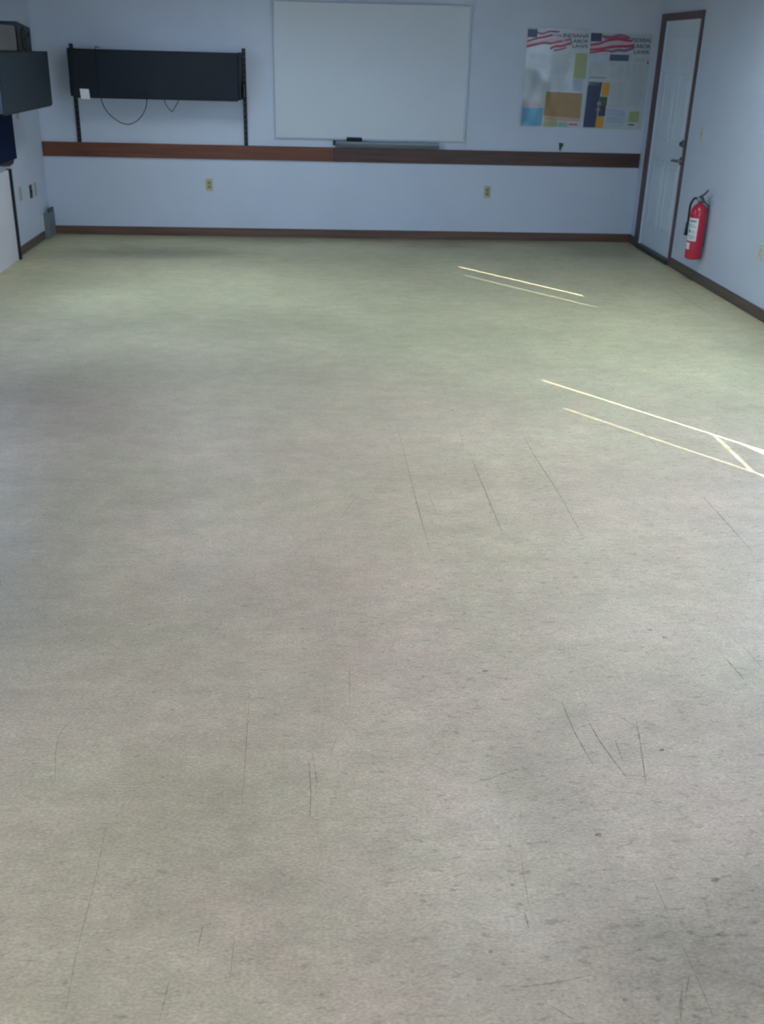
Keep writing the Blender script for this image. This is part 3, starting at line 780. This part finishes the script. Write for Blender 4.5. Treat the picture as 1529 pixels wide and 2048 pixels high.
poster('labor law poster with tall navy strip, right of the two and next to the door', 2.702, 3.302, 1.090, 1.946, wave_r,
    (0.0, 0.005, 0.175, 0.088),
    [([(0.18, 0.035), (0.32, 0.040), (0.48, 0.020), (0.64, 0.045)], 0.014, 'p_mauve'), ([(0.0, 0.125), (0.14, 0.110), (0.28, 0.075), (0.44, 0.060), (0.60, 0.072), (0.68, 0.070)], 0.013, 'p_red'),
     ([(0.0, 0.155), (0.16, 0.140), (0.32, 0.110), (0.48, 0.098), (0.68, 0.100)], 0.011, 'p_pink'), ([(0.0, 0.172), (0.18, 0.162), (0.34, 0.140), (0.50, 0.130), (0.62, 0.128), (0.72, 0.115)], 0.015, 'p_red'),
     ([(0.0, 0.205), (0.14, 0.190), (0.24, 0.180), (0.34, 0.180)], 0.009, 'p_red'), ([(0.34, 0.190), (0.46, 0.170), (0.58, 0.172), (0.72, 0.140)], 0.014, 'p_mauve'),
     ([(0.22, 0.055), (0.40, 0.045), (0.60, 0.055)], 0.010, 'p_red')],
    ('FEDERAL', 'LABOR', 'LAWS'), ((0.665, 0.042, 0.995, 0.082), (0.695, 0.105, 0.99, 0.143), (0.72, 0.165, 0.97, 0.203)),
    [('notice_panel', (0.0, 0.225, 0.28, 0.285), 'p_pale', None), ('notice_panel', (0.335, 0.215, 0.65, 0.280), 'p_slate', None), ('notice_panel', (0.75, 0.245, 0.92, 0.285), 'p_grey', None),
     ('notice_panel', (0.955, 0.275, 0.985, 0.30), 'p_rust', None), ('notice_panel', (0.02, 0.30, 0.30, 0.42), None, (8, 'p_grey')), ('notice_panel', (0.36, 0.30, 0.62, 0.46), None, (9, 'p_grey')),
     ('notice_panel', (0.65, 0.30, 0.67, 0.46), 'p_grey', None), ('notice_panel', (0.72, 0.31, 0.96, 0.74), None, (22, 'p_grey')), ('notice_panel', (0.40, 0.50, 0.68, 0.76), None, (14, 'p_grey')),
     ('notice_panel', (0.03, 0.445, 0.31, 0.470), 'p_blue_grey', None), ('notice_panel', (0.03, 0.500, 0.20, 0.540), 'p_darkteal', None),
     ('notice_panel', ((0.02, 0.540), (0.255, 0.500), (0.205, 0.985), (0.0, 0.985)), 'p_navy', None), ('notice_panel', (0.262, 0.505, 0.385, 0.650), 'p_amber', None),
     ('notice_panel', (0.24, 0.655, 0.365, 0.75), 'p_darkgreen', None), ('notice_panel', (0.235, 0.75, 0.355, 0.865), 'p_brown', None), ('notice_panel', ((0.215, 0.865), (0.345, 0.875), (0.345, 0.990), (0.205, 0.990)), 'p_amber', None),
     ('notice_panel', ((0.20, 0.712), (0.262, 0.708), (0.268, 0.748), (0.205, 0.752)), 'p_pale', None), ('notice_panel', ((0.185, 0.775), (0.255, 0.768), (0.262, 0.818), (0.190, 0.825)), 'p_sheet', None),
     ('notice_panel', (0.365, 0.785, 0.715, 0.855), 'p_pale', (4, 'p_blue_grey')), ('notice_panel', (0.365, 0.865, 0.715, 0.935), None, (4, 'p_blue_grey')), ('notice_panel', (0.365, 0.945, 0.71, 0.985), None, (3, 'p_grey')),
     ('notice_panel', (0.765, 0.805, 0.935, 0.920), 'p_yellow', None), ('notice_panel', (0.77, 0.94, 0.87, 0.955), 'p_brown', None)], 0.010)

# ------------------------------------------------------------------ fire extinguisher
EX, EY, EZ = RIGHT-0.080, 8.455, 0.205
ex = thing('fire_extinguisher', 'red fire extinguisher with white label hung low on right wall beside the door', 'fire extinguisher', (EX, EY, EZ))
Rr = 0.068
MB().lathe([(0.045, 0.004), (0.060, 0.0), (Rr-0.002, 0.008), (Rr, 0.018), (Rr, 0.375), (Rr-0.004, 0.395), (Rr-0.016, 0.420), (0.034, 0.438), (0.021, 0.446), (0.020, 0.458)], 'red', (EX, EY, EZ), 'Z', 40).build('cylinder', ex)
def wrap(name, a0, a1, h0, h1, m_, k, inks=()):
    b = MB()
    b.lathe([(Rr+0.0006*k, h0), (Rr+0.0006*k, h1)], m_, (EX, EY, EZ), 'Z', 20, math.radians(a0), math.radians(a1))
    for (p, q, r0, r1) in inks:
        b.lathe([(Rr+0.0006*(k+1), r0), (Rr+0.0006*(k+1), r1)], 'ink', (EX, EY, EZ), 'Z', 8, math.radians(p), math.radians(q))
    return b.build(name, ex)
wrap('label', 108, 254, 0.150, 0.335, 'label', 1,
     [(196, 238, 0.168, 0.172), (196, 246, 0.180, 0.184), (176, 240, 0.192, 0.196), (186, 206, 0.215, 0.240), (212, 240, 0.215, 0.219), (212, 236, 0.228, 0.232), (182, 244, 0.262, 0.266), (182, 232, 0.276, 0.280), (190, 240, 0.304, 0.316)])
wrap('inspection_sticker', 168, 214, 0.080, 0.135, 'label', 1)
b = MB()
b.lathe([(0.022, 0.455), (0.024, 0.470), (0.024, 0.490), (0.016, 0.500)], 'steel', (EX, EY, EZ), 'Z', 24)
b.box((EX-0.018, EY-0.016, EZ+0.470), (EX+0.018, EY+0.030, EZ+0.498), 'steel', 0.004)
valve = b.build('valve', ex)
MB().lathe([(0.016, 0.0), (0.017, -0.006), (0.014, -0.012)], 'alu', (EX-0.018, EY+0.004, EZ+0.484), 'X', 20).build('gauge', valve)
# carrying handle and squeeze lever, reaching toward the viewpoint
MB().tube(curve_pts([(EX, EY+0.02, EZ+0.482), (EX, EY-0.03, EZ+0.482), (EX, EY-0.08, EZ+0.470), (EX, EY-0.115, EZ+0.462)], 8), 0.009, 'steel').build('carry_handle', valve)
MB().tube(curve_pts([(EX, EY+0.025, EZ+0.500), (EX, EY-0.02, EZ+0.515), (EX, EY-0.07, EZ+0.535), (EX, EY-0.12, EZ+0.565)], 8), 0.009, 'steel').build('squeeze_lever', valve)
hose = MB().tube(curve_pts([(EX-0.01, EY+0.030, EZ+0.480), (EX-0.040, EY+0.045, EZ+0.482), (EX-0.066, EY+0.044, EZ+0.440), (EX-0.071, EY+0.040, EZ+0.390), (EX-0.069, EY+0.0415, EZ+0.33), (EX-0.069, EY+0.0415, EZ+0.26)], 10), 0.0095, 'black').build('hose', ex)
MB().lathe([(0.010, 0.05), (0.012, 0.0), (0.016, -0.055), (0.013, -0.056)], 'black', (EX-0.0725, EY+0.0435, EZ+0.24), 'Z', 18).build('nozzle', hose)
MB().lathe([(Rr+0.0012, 0.345), (Rr+0.0025, 0.347), (Rr+0.0025, 0.357), (Rr+0.0012, 0.359)], 'red', (EX, EY, EZ), 'Z', 40).build('collar_band', ex)
br = thing('wall_bracket', 'dark metal bracket on right wall that holds up the red extinguisher', 'bracket', (RIGHT, EY, EZ+0.3))
b = MB()
b.box((RIGHT-0.0105, EY-0.014, EZ+0.10), (RIGHT-0.0005, EY+0.014, EZ+0.44), 'steel', 0.002)
b.build('back_plate', br)
MB().tube(curve_pts([(RIGHT-0.008, EY, EZ+0.430), (RIGHT-0.035, EY, EZ+0.448), (RIGHT-0.054, EY+0.004, EZ+0.464)], 8), 0.006, 'steel').build('hook', br)

# ------------------------------------------------------------------ left wall: overhead cabinet and what is round it
LZ0, LZ1, LD = 1.243, 1.655, 0.35
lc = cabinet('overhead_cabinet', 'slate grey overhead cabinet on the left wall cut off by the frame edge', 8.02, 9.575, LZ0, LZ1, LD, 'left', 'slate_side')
MB().box((LEFT+0.0005, 8.05, LZ0+0.06), (LEFT+0.024, 9.545, LZ0+0.12), 'track').build('hang_rail', lc)
gx = LEFT+0.075
gb = thing('equipment_box', 'greyish brown box on top of the left wall cabinet, left of the black speaker', 'box', (gx+0.1, 8.45, LZ1+0.004))
MB().box((gx, 8.12, LZ1+0.0045), (gx+0.23, 8.775, LZ1+0.185), 'greige', 0.012, 3).build('case', gb)
b = MB()
for i in range(6): b.box((gx+0.2295, 8.25, LZ1+0.05+i*0.018), (gx+0.2315, 8.6, LZ1+0.057+i*0.018), 'greybox_dark')
b.build('vent_grille', gb)
sp = thing('speaker', 'small black speaker on top of the left wall cabinet near its far end', 'speaker', (gx+0.11, 8.98, LZ1+0.004))
b = MB().prism([(8.80, LZ1+0.0045), (9.20, LZ1+0.0045), (9.215, LZ1+0.175), (8.81, LZ1+0.215)], 0, gx+0.01, gx+0.235, 'black')
b.build('case', sp)
MB().lathe([(0.085, 0.0), (0.085, 0.006), (0.070, 0.008), (0.030, -0.004+0.006), (0.018, 0.010)], 'black_deep', (gx+0.235, 8.98, LZ1+0.095), 'X', 32).build('speaker_cone', sp)
MB().lathe([(0.020, 0.0), (0.020, 0.005), (0.008, 0.009)], 'black_deep', (gx+0.235, 9.13, LZ1+0.125), 'X', 20).build('tweeter', sp)

tk = thing('tack_panel', 'navy fabric panel on left wall between the overhead cabinet and the white panel', 'panel', (LEFT, 8.6, 0.80))
MB().box((LEFT+0.0005, 7.95, 0.805), (LEFT+0.028, 9.44, 1.236), 'navy', 0.006).build('fabric', tk)
MB().prism([(8.90, 0.8045), (9.36, 0.8045), (9.33, 0.775), (9.20, 0.765), (9.02, 0.780)], 0, LEFT+0.004, LEFT+0.022, 'track').build('bracket', tk)

wp = thing('standing_panel', 'white panel with a black edge strip standing against the left wall', 'panel', (LEFT+0.03, 8.6, 0.0))
MB().box((LEFT+0.0155, 7.90, 0.0005), (LEFT+0.034, 9.099, 0.745), 'laminate', 0.002).build('sheet', wp)
MB().box((LEFT+0.0150, 9.0995, 0.0005), (LEFT+0.055, 9.128, 0.752), 'track', 0.003).build('edge_strip', wp)

# ------------------------------------------------------------------ small grey box in the far left corner
cb = thing('corner_box', 'small grey box on the floor in the far left corner', 'box', (LEFT+0.05, 10.31, 0.0))
MB().box((LEFT+0.001, 10.178, 0.0005), (LEFT+0.052, D-0.016, 0.225), 'greybox', 0.005).build('case', cb)
MB().box((LEFT+0.026, 10.30, 0.2255), (LEFT+0.050, D-0.018, 0.262), 'greybox_dark', 0.004).build('cap', cb)
MB().box((LEFT+0.001, 10.1715, 0.0005), (LEFT+0.012, 10.1775, 0.228), 'laminate', 0.001).build('edge_strip', cb)
